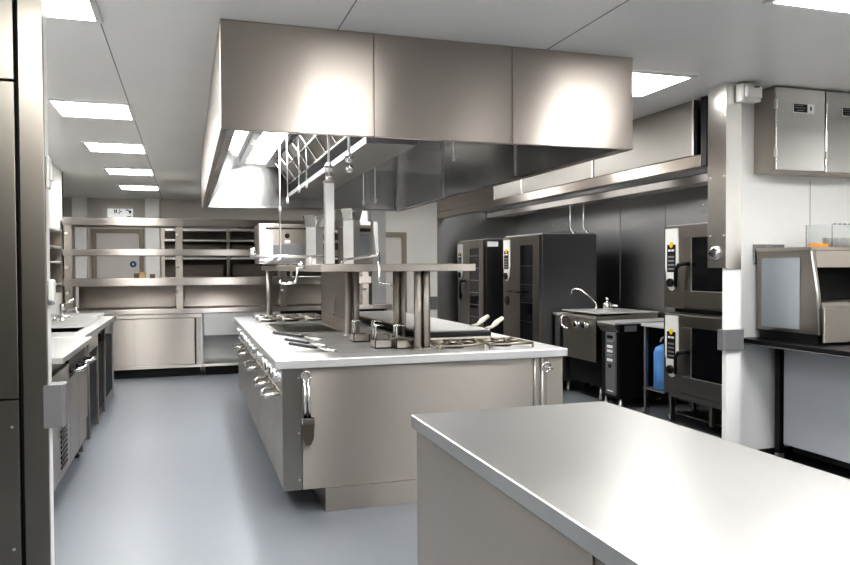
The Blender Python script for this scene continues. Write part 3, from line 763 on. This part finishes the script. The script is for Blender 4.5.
# ------------------------------------------------------------------ ovens (fronts face the island)
def rounded_strip(y0, y1, z0, z1, n=8):
    """control panel outline: square top, tapered and rounded bottom"""
    r = (y1 - y0) / 2; c = (y0 + y1) / 2; pts = [(y0 + .004, z1), (y1 - .004, z1), (y1, z1 - .2 * (z1 - z0)), (y1, z0 + .35 * (z1 - z0))]
    for k in range(n + 1):
        q = k / n; a = math.pi * q
        pts.append((c + r * .86 * math.cos(a), z0 + .30 * (z1 - z0) * (1 - math.sin(a) ** .8)))
    pts += [(y0, z0 + .35 * (z1 - z0)), (y0, z1 - .2 * (z1 - z0))]
    return pts
def control_panel(o, x, y0, y1, z0, z1):
    cp = MB().prism(rounded_strip(y0, y1, z0, z1), 'x', x - .012, x - .0005).build('control_panel', WHT, o)
    c = (y0 + y1) / 2; w = (y1 - y0); h = z1 - z0
    B(x - .0145, x - .0122, c - .33 * w, c + .33 * w, z0 + .30 * h, z0 + .74 * h, .001).build('display', BLK, cp)
    t = MB().box(x - .0165, x - .0147, c - .24 * w, c - .02 * w, z0 + .63 * h, z0 + .665 * h).box(x - .0165, x - .0147, c + .02 * w, c + .24 * w, z0 + .63 * h, z0 + .665 * h)
    t.build('white_keys', PAPER, cp)
    t = MB()
    for k in range(4): t.box(x - .0165, x - .0147, c - .24 * w, c + .24 * w, z0 + (.335 + .065 * k) * h, z0 + (.365 + .065 * k) * h)
    t.build('display_window', MGRY, cp)
    MB().lathe((x - .0145, c, z0 + .735 * h), [(.13 * w, -.004), (.15 * w, 0)], 'x', 16).build('badge', YEL, cp)
    MB().lathe((x - .012, c, z0 + .13 * h), [(.18 * w, -.03), (.21 * w, -.025), (.21 * w, -.001)], 'x', 16).build('dial', BLK, cp)
def combi_oven(z0, z1, label):
    x, ya, yb = 4.10, 4.62, 5.69; ys = 5.41
    o = thing('combi_oven', label, 'oven', (4.48, 5.15, z0), 'stacked ovens beside the column')
    B(x + .02, 4.86, ya, yb, z0, z1, .006).build('casing', STS, o)
    B(x, x + .019, ys + .006, yb, z0 + .005, z1 - .005, .003).build('fascia', STO, o)
    control_panel(o, x - .0005, 5.475, 5.655, z1 - .57, z1 - .02)
    d = MB()
    d.box(x - .012, x + .019, ya, ys - .006, z0 + .02, z0 + .16, .003).box(x - .012, x + .019, ya, ys - .006, z1 - .11, z1 - .01, .003)
    d.box(x - .012, x + .019, 5.30, ys - .006, z0 + .161, z1 - .111, .003).box(x - .012, x + .019, ya, 4.70, z0 + .161, z1 - .111, .003)
    d = d.build('door', STO, o)
    B(x - .006, x + .012, 4.701, 5.299, z0 + .161, z1 - .111).build('window', GLS, d)
    t = MB().box(x - .013, x - .0065, 4.70, 5.30, z0 + .155, z0 + .163).box(x - .013, x - .0065, 5.293, 5.30, z0 + .163, z1 - .111)
    t.build('window_seal', ALU, d)
    zc = (z0 + z1) / 2
    MB().tube([(x - .012, 5.33, zc + .03), (x - .06, 5.34, zc + .03), (x - .075, 5.38, zc + .02), (x - .075, 5.42, zc - .02), (x - .07, 5.43, zc - .17)], [.018, .018, .018, .018, .014], 10).build('handle', BLK, d)
    B(x + .02, 4.85, ya + .01, yb - .01, z1, z1 + .012, .003).build('top_cover', ALU if z1 > 1.5 else STO, o)
    return o
combi_oven(1.05, 1.775, 'upper combi oven of the stacked pair beside the steel clad column')
combi_oven(.305, 1.005, 'lower combi oven of the stacked pair, beside blue cylinder')
t = thing('stacking_frame', 'low black frame joining upper oven to lower oven', 'frame', (4.5, 5.15, 1.018))
B(4.15, 4.8, 4.7, 5.6, 1.0185, 1.049, .003).build('spacer', BLK, t)
o = thing('oven_stand', 'low steel stand on castors under the stacked ovens', 'stand', (4.5, 5.15, 0))
t = MB()
for a, b in ((4.13, 4.17), (4.78, 4.82)): t.box(a, b, 4.65, 5.66, .25, .30)
for a, b in ((4.65, 4.69), (5.62, 5.66)): t.box(4.17, 4.78, a, b, .25, .30)
t.box(4.17, 4.78, 4.69, 5.62, .10, .11)
t.build('stand_frame', STO, o)
for x in (4.15, 4.80):
    for y in (4.67, 5.10, 5.64):
        B(x - .018, x + .018, y - .018, y + .018, .085, .25).build('leg', STO, o)
def castor(parent, x, y, m=CHR):
    c = MB().lathe((x, y - .012, .036), [(.035, 0), (.035, .024)], 'y', 16)
    c.box(x - .03, x + .03, y - .018, y + .018, .055, .085, .003)
    return c.build('castor', m, parent)
for x in (4.15, 4.80):
    for y in (4.67, 5.64): castor(o, x, y)

# small table with the blue cylinder
o = thing('small_table', 'narrow steel table on castors between fryer and stacked ovens', 'table', (4.4, 5.87, 0))
B(4.10, 4.75, 5.705, 6.05, .855, .885, .003).build('table_top', STP, o)
for x, y in ((4.14, 6.02), (4.70, 6.02), (4.46, 5.735), (4.70, 5.735)):
    B(x - .015, x + .015, y - .015, y + .015, .085, .855).build('leg', ST, o); castor(o, x, y)
B(4.12, 4.72, 5.715, 6.04, .26, .275).build('undershelf', STD, o)
o = thing('blue_cylinder', 'blue water treatment cylinder standing under the narrow table', 'cylinder', (4.32, 5.87, .276))
MB().lathe((4.25, 5.86, .2765), [(.10, 0), (.115, .015), (.115, .14), (.115, .34), (.10, .385), (.06, .41), (.035, .42), (.03, .43)], 'z', 24).build('vessel', BLUE, o)
MB().lathe((4.25, 5.86, .7065), [(.028, 0), (.028, .03), (.02, .04)], 'z', 14).build('valve', BLK, o)
MB().tube([(4.25, 5.86, .74), (4.22, 5.85, .765), (4.19, 5.85, .75), (4.18, 5.85, .72)], .010, 8).build('hose', WHT, o)

# fryer with black side
o = thing('fryer', 'black sided fryer with narrow button panel beside small table', 'fryer', (4.4, 6.5, 0))
B(4.08, 4.80, 6.385, 6.715, .10, .845, .003).build('casing', BLK, o)
t = MB().prism([(4.03, .845), (4.03, .862), (4.82, .872), (4.82, .845)], 'y', 6.375, 6.725).build('worktop', STP, o)
MB().prism([(4.03, .844), (4.03, .82), (4.079, .76), (4.079, .844)], 'y', 6.38, 6.72).build('front_hood', ST, o)
cp = B(4.055, 4.079, 6.42, 6.60, .13, .76, .003).build('control_strip', GRYP, o)
for k, (z, m) in enumerate(((.70, BLK), (.645, MGRY), (.60, PAPER), (.555, PAPER), (.51, MGRY), (.465, PAPER))):
    B(4.048, 4.0545, 6.46, 6.56, z, z + .028, .002).build('button', m, cp)
MB().lathe((4.0545, 6.51, .42), [(.018, -.012), (.02, 0)], 'x', 12).build('dial', BLK, cp)
B(4.0525, 4.0545, 6.46, 6.56, .16, .175).build('name_bar', PAPER, cp)
B(4.14, 4.28, 6.382, 6.3845, .77, .83).build('rating_label', MGRY, o)
t = MB()
for x in (4.12, 4.75):
    for y in (6.42, 6.68): t.lathe((x, y, .001), [(.026, 0), (.026, .03), (.016, .04), (.016, .0985)], 'z', 12)
t.build('foot', ALU, o)

# tilting bratt pan
o = thing('bratt_pan', 'stainless tilting pan with big curved handle before the dark wall', 'cooking pan', (4.4, 7.15, 0))
t = MB().prism([(4.03, .80), (4.03, .875), (4.045, .90), (4.78, .925), (4.78, .80)], 'y', 6.74, 7.50)
t.build('pan_body', STW, o)
B(4.05, 4.80, 6.735, 7.505, .926, .938, .003).build('lid', STP, o)
B(4.04, 4.065, 6.76, 7.46, .42, .799, .002).build('front_apron', STW, o)
B(4.12, 4.75, 6.80, 7.46, .16, .78).build('chassis', BLKM, o)
B(4.02, 4.75, 7.515, 7.62, .12, .87, .004).build('side_pillar', STD, o)
B(4.0, 4.77, 7.51, 7.63, .871, .90, .003).build('pillar_top', STP, o)
MB().tube([(4.03, 7.36, .865), (3.985, 7.37, .87), (3.965, 7.37, .84), (3.96, 7.36, .79), (3.975, 7.32, .75), (4.0, 7.27, .735)], .016, 10).build('curved_handle', CHR, o)
for y in (7.10, 6.92):
    MB().lathe((4.028, y, .80), [(.03, -.045), (.034, -.03), (.028, -.006), (.04, 0)], 'x', 14).build('control_knob', CHR, o)
t = MB()
for x in (4.16, 4.7):
    for y in (6.85, 7.56): t.lathe((x, y, .001), [(.028, 0), (.028, .03), (.02, .04), (.02, .16)], 'z', 12)
t.build('foot', STD, o)
o = thing('pan_tap', 'slim chrome swan neck tap over the tilting pan', 'tap', (4.55, 7.35, .939))
MB().tube([(4.40, 7.35, .94), (4.40, 7.35, 1.0), (4.37, 7.40, 1.06), (4.30, 7.50, 1.15), (4.26, 7.55, 1.17), (4.22, 7.58, 1.16), (4.21, 7.585, 1.11)], .011, 10).build('spout', CHR, o)
MB().lathe((4.40, 7.35, .9395), [(.022, 0), (.022, .015), (.012, .025)], 'z', 12).build('base', CHR, o)
o = thing('tap_valve', 'squat chrome valve with knob standing on the pan lid', 'valve', (4.55, 7.1, .939))
MB().lathe((4.45, 7.2, .9395), [(.045, 0), (.05, .01), (.05, .075), (.03, .085), (.012, .09), (.012, .11), (.02, .115), (.02, .135), (.006, .14)], 'z', 18).build('valve_body', CHR, o)
MB().tube([(4.47, 7.16, .99), (4.51, 7.08, .99)], .016, 10).build('outlet', CHR, o)

# tall ovens
def tall_oven(ya, yb, xf, label, rails):
    o = thing('tall_oven', label, 'oven', (xf + .35, (ya + yb) / 2, 0), 'tall ovens in the alcove')
    B(xf + .03, xf + .74, ya, yb, .12, 1.80, .006).build('casing', STS, o)
    W = yb - ya
    B(xf, xf + .029, yb - .27 * W, yb, .14, 1.79, .003).build('fascia', STO, o)
    control_panel(o, xf - .0005, yb - .22 * W, yb - .03 * W, 1.24, 1.76)
    MB().lathe((xf, yb - .12 * W, 1.0), [(.05, -.012), (.06, -.008), (.06, 0)], 'x', 18).build('hose_port', BLK, o)
    d = MB(); w0, w1 = ya + .16 * W, ya + .50 * W
    d.box(xf - .012, xf + .029, ya, w0, .16, 1.79, .003).box(xf - .012, xf + .029, w1, yb - .275 * W, .16, 1.79, .003)
    d.box(xf - .012, xf + .029, w0, w1, .16, .30, .003).box(xf - .012, xf + .029, w0, w1, 1.68, 1.79, .003)
    d = d.build('door', STO, o)
    B(xf - .004, xf + .014, w0, w1, .30, 1.68).build('window', GLS, d)
    if rails:
        t = MB()
        for k in range(7): t.box(xf - .009, xf - .0045, w0 + .02, w1 - .02, .55 + k * .17, .562 + k * .17)
        t.build('tray_rail', MGRY, d)
    else:
        t = MB()
        for k in range(5): t.box(xf - .0055, xf - .0045, w0 + .02, w1 - .02, .55 + k * .22, .555 + k * .22)
        t.build('tray_rail', STS, d)
    if rails: MB().tube([(xf - .012, yb - .32 * W, 1.22), (xf - .06, yb - .30 * W, 1.22), (xf - .06, yb - .26 * W, 1.20), (xf - .06, yb - .25 * W, .98)], .016, 8).build('handle', BLK, d)
    else: MB().tube([(xf - .012, yb - .33 * W, 1.12), (xf - .05, yb - .36 * W, 1.12), (xf - .055, yb - .25 * W, 1.125)], .018, 8).tube([(xf - .05, yb - .36 * W, 1.12), (xf - .05, yb - .62 * W, 1.115)], [.016, .010], 8).build('handle', BLK, d)
    B(xf + .03, xf + .73, ya + .01, yb - .01, 1.801, 1.811, .002).build('top_cover', ALU, o)
    t = MB()
    for x in (xf + .1, xf + .66):
        for y in (ya + .08, yb - .08): t.lathe((x, y, .001), [(.03, 0), (.03, .03), (.02, .04), (.02, .119)], 'z', 12)
    t.build('foot', BLK, o)
    return o
tall_oven(7.66, 8.69, 3.85, 'tall dark combi oven standing behind the tilting pan', False)
o = tall_oven(9.33, 10.36, 3.85, 'tall dark oven with visible tray rails by the white wall', True)
B(3.90, 4.06, 9.3265, 9.3295, 1.70, 1.77).build('rating_label', PAPER, o)
# bumper on the white wall behind the gantry
o = thing('wall_bumper', 'grey bumper block on the white wall beside the tall oven', 'bumper', (3.5, 10.52, .8))
B(3.45, 3.595, 10.53, 10.569, .80, .98, .006).build('pad', GRYP, o); B(3.42, 3.5, 10.535, 10.569, .90, .98, .006).build('bracket', GRYP, o)

# ------------------------------------------------------------------ column fittings
o = thing('rotary_switch', 'round chrome switch on the column guard beside the upper oven', 'switch', (3.45, 4.23, 1.5))
MB().lathe((3.4655, 4.23, 1.512), [(.030, -.026), (.044, -.018), (.052, -.006), (.052, 0)], 'x', 24).build('bezel', CHR, o)
t = MB().lathe((3.4395, 4.245, 1.508), [(.013, -.012), (.016, 0)], 'x', 12); t.build('key_barrel', BLK, o)
o = thing('junction_box', 'cream junction box at the ceiling beside steel column guard', 'junction box', (3.62, 4.05, 2.52))
B(3.535, 3.695, 4.06, 4.129, 2.525, 2.645, .008).build('box_body', WHT, o)
B(3.55, 3.685, 4.035, 4.0595, 2.54, 2.63, .010).build('lid', WHT, o)
B(3.61, 3.65, 4.03, 4.0345, 2.61, 2.622).build('marking', GRYP, o)
MB().tube([(3.60, 4.10, 2.645), (3.60, 4.10, 2.658)], .012, 8).tube([(3.65, 4.10, 2.645), (3.65, 4.10, 2.658)], .012, 8).build('cable_entry', WHT, o)

# wall cabinets
def wall_cabinet(x0, x1, label, hinge):
    o = thing('wall_cabinet', label, 'wall cabinet', ((x0 + x1) / 2, 4.25, 2.075), 'steel control cabinets on the white wall')
    B(x0, x1, 4.118, 4.309, 2.075, 2.655, .004).build('casing', STW, o)
    d = B(x0 + .004, x1 - .004, 4.10, 4.117, 2.083, 2.65, .004).build('door', steel('cabinet_door_steel', (.74, .73, .71), .16, .24, .3, wave=.05), o)
    pl = B(x0 + .14, x0 + .325, 4.094, 4.0995, 2.48, 2.545, .001).build('name_plate', PAPER, d)
    B(x0 + .146, x0 + .262, 4.0925, 4.0938, 2.485, 2.54).build('plate_field', BLK, pl)
    t = MB().box(x0 + .155, x0 + .225, 4.0915, 4.0924, 2.528, 2.533).box(x0 + .155, x0 + .245, 4.0915, 4.0924, 2.512, 2.516).box(x0 + .17, x0 + .235, 4.0915, 4.0924, 2.495, 2.499)
    t.build('plate_writing', MGRY, pl)
    B(x0 + .287, x0 + .30, 4.092, 4.0938, 2.50, 2.527, .001).build('keyhole', BLK, pl)
    t = MB()
    for k in range(2): t.box(x0 - .003, x0 + .008, 4.095, 4.1175, 2.17 + k * .33, 2.23 + k * .33)
    t.build('hinge', ALU, d)
    return o
wall_cabinet(3.853, 4.285, 'steel wall cabinet with name plate, next to the column', 0)
wall_cabinet(4.289, 4.72, 'steel wall cabinet partly cut by the picture edge', 0)
# sockets
for k in range(3):
    x0 = 3.845 + k * .092
    o = thing('switch_socket', ('grey socket plate closest to the column, first of three in a line', 'grey socket plate in the middle of three in a line', 'grey socket plate last of three, closest to orange box')[k], 'socket', (x0 + .046, 4.30, 1.42), 'grey sockets on the white wall')
    B(x0, x0 + .088, 4.292, 4.309, 1.435, 1.575, .004).build('socket_plate', MGRY, o)
    B(x0 + .025, x0 + .068, 4.285, 4.2915, 1.47, 1.515, .003).build('rocker', LGRY, o)

# black side counter
o = thing('side_counter', 'black topped side counter with pale grey doors against the white wall', 'counter', (4.3, 2.6, 0))
B(3.72, 5.29, .6, 4.305, .872, .912, .003).build('worktop', BLK, o)
B(3.716, 3.7195, .6, 4.30, .876, .882).build('edge_strip', MGRY, o)
B(4.05, 5.28, .7, 4.20, .15, .871).build('cabinet_body', BLKM, o)
for a, b in ((3.40, 4.195), (2.60, 3.395), (1.8, 2.595), (1.0, 1.795)): B(4.02, 4.049, a, b, .155, .866, .002).build('door', LGRY, o)
for y in (4.23, .8): B(4.0, 4.045, y - .02, y + .025, .0865, .871).build('leg', BLK, o); castor(o, 4.02, y, ALU)
for y in (4.0, .9): castor(o, 5.0, y, ALU)
B(4.06, 5.2, .75, 4.15, .105, .149).build('base_frame', BLK, o)
t = B(4.98, 5.02, .85, .95, .085, .105).box(4.98, 5.02, 3.95, 4.05, .085, .105).build('castor_plate', BLK, o)

# steel dispenser appliance on the counter
o = thing('countertop_appliance', 'stainless countertop appliance with dark opening and grey side panel', 'appliance', (4.1, 4.0, .913))
sd = [(3.72, .975), (4.27, .975), (4.27, 1.52), (3.785, 1.52), (3.735, 1.24)]
X0, X1 = 3.85, 4.47
t = MB().prism(sd, 'x', X0, X0 + .02).prism(sd, 'x', X1 - .02, X1)
t.build('side_frame', STO, o)
MB().prism([(3.88, 1.0), (4.22, 1.0), (4.22, 1.475), (3.88, 1.475)], 'x', X0 - .004, X0 - .0005).build('side_panel', mat('side_panel_grey', (.40, .43, .46), .3, .3), o)
B(X0 - .006, X1, 3.785, 4.275, 1.5205, 1.545, .003).build('top_cover', STW, o)
B(X0 + .021, X1 - .021, 4.20, 4.268, .98, 1.515).build('back_panel', STD, o)
B(X0 + .021, X1 - .021, 3.78, 4.19, 1.42, 1.519, .003).build('front_canopy', STW, o)
MB().prism([(3.762, 1.41), (3.782, 1.41), (3.782, 1.52), (3.779, 1.52)], 'x', X0 + .021, X1 - .021).build('canopy_lip', STW, o)
B(X0 + .021, X1 - .021, 3.95, 4.19, 1.19, 1.418).build('dark_cavity', BLKM, o)
B(X0 + .021, X1 - .021, 3.72, 4.19, 1.155, 1.185, .003).build('drip_ledge', ST, o)
B(X0 + .012, X1 - .012, 3.695, 3.716, .925, 1.15, .004).build('lower_drawer', ST, o)
B(X0 + .021, X1 - .021, 3.717, 4.19, .98, 1.154).build('lower_body', STD, o)
t = MB().tube([(X0 - .002, 3.723, .975), (X0 - .002, 3.738, 1.24), (X0 - .002, 3.788, 1.52)], .006, 6)
t.build('front_edge', ALU, o)
B(X0 + .01, X1 - .01, 3.74, 4.25, .9135, .9745).build('base', BLK, o)
o = thing('orange_box', 'small orange box lying on the countertop appliance', 'box', (3.98, 3.86, 1.546))
B(3.97, 4.05, 3.84, 3.93, 1.5462, 1.562, .003).build('carton', ORG, o); B(3.968, 4.052, 3.838, 3.932, 1.562, 1.568, .002).build('lid', ORG, o)
o = thing('clear_bin', 'clear plastic bin with dotted rim on the countertop appliance', 'container', (4.2, 3.95, 1.546))
x0, x1, y0, y1 = 4.075, 4.455, 3.84, 4.06
t = MB().box(x0, x1, y0, y0 + .004, 1.5462, 1.70).box(x0, x1, y1 - .004, y1, 1.5462, 1.70).box(x0, x0 + .004, y0 + .004, y1 - .004, 1.5462, 1.70).box(x1 - .004, x1, y0 + .004, y1 - .004, 1.5462, 1.70)
t.build('bin_wall', GLASS, o)
t = MB()
for k in range(9): t.box(x0 + .01 + k * .042, x0 + .03 + k * .042, y0 - .006, y0 - .0005, 1.692, 1.702)
t.build('rim_clip', MGRY, o)
for k in range(3):
    x = 4.125 + k * .075
    o = thing('white_cup', ('white cup in the clear bin beside the orange box', 'white cup in the middle of the clear bin', 'white cup in the clear bin at the picture edge')[k], 'cup', (x, 3.92, 1.5462), 'cups in the clear bin')
    MB().lathe((x, 3.92, 1.5462), [(.025, 0), (.03, .03), (.032, .06), (.03, .062), (.028, .06), (.024, .01), (.0, .008)], 'z', 16).build('cup_body', WHT, o)

# pieces that are separate in reality become parts of their own
def split_pieces(o):
    bm = bmesh.new(); bm.from_mesh(o.data); seen = set(); groups = []
    for v in bm.verts:
        if v in seen: continue
        st = [v]; seen.add(v); g = []
        while st:
            q = st.pop(); g.append(q)
            for e in q.link_edges:
                w = e.other_vert(q)
                if w not in seen: seen.add(w); st.append(w)
        groups.append(g)
    if len(groups) < 2: bm.free(); return
    ms = list(o.data.materials)
    for n, g in enumerate(groups):
        nb = bmesh.new(); mp = {v: nb.verts.new(v.co) for v in g}
        fs = {f for v in g for f in v.link_faces}
        for f in fs:
            nf = nb.faces.new([mp[v] for v in f.verts]); nf.smooth = f.smooth; nf.material_index = f.material_index
        bmesh.ops.recalc_face_normals(nb, faces=nb.faces[:])
        me = bpy.data.meshes.new(o.data.name); nb.to_mesh(me); nb.free()
        for m in ms: me.materials.append(m)
        if n == 0: first_me = me
        else:
            c = o.copy(); c.data = me; COL.objects.link(c)
    bm.free(); o.data = first_me
for o in list(S.objects):
    if o.type == 'MESH' and o.parent and o.name.split('.')[0] in ('foot', 'bolt', 'hinge', 'divider', 'side_frame', 'screw', 'white_keys', 'tray_rail', 'stored_tray', 'light_diffuser', 'canopy_fill_glow', 'cable_entry', 'rear_frame', 'castor_plate', 'rim_clip', 'display_window'):
        split_pieces(o)

# ------------------------------------------------------------------ camera
f, yaw, pitch, roll, ch = 738.9, math.radians(17.852), math.radians(1.189), math.radians(.274), 1.424
xr = Vector((math.cos(yaw), -math.sin(yaw), 0)); yd = Vector((math.sin(yaw), math.cos(yaw), 0)); zz = Vector((0, 0, 1))
dd = yd * math.cos(pitch) - zz * math.sin(pitch); uu = yd * math.sin(pitch) + zz * math.cos(pitch)
x2 = xr * math.cos(roll) - uu * math.sin(roll); u2 = xr * math.sin(roll) + uu * math.cos(roll)
M = Matrix((x2, u2, -dd)).transposed().to_4x4(); M.translation = (0, 0, ch)
cam = bpy.data.cameras.new('camera'); cam.sensor_width = 36; cam.lens = 36 * f / 850; cam.clip_start = .02
co = bpy.data.objects.new('camera', cam); COL.objects.link(co); co.matrix_world = M
S.camera = co
# ------------------------------------------------------------------ world and colour
w = bpy.data.worlds.new('world'); S.world = w; w.use_nodes = True
w.node_tree.nodes['Background'].inputs['Color'].default_value = (.8, .85, .9, 1); w.node_tree.nodes['Background'].inputs['Strength'].default_value = .3
S.view_settings.view_transform = 'Standard'
S.view_settings.look = 'High Contrast'
S.view_settings.exposure = 0.15
S.cycles.use_denoising = True
S.cycles.max_bounces = 10; S.cycles.glossy_bounces = 6
S.cycles.sample_clamp_indirect = 6
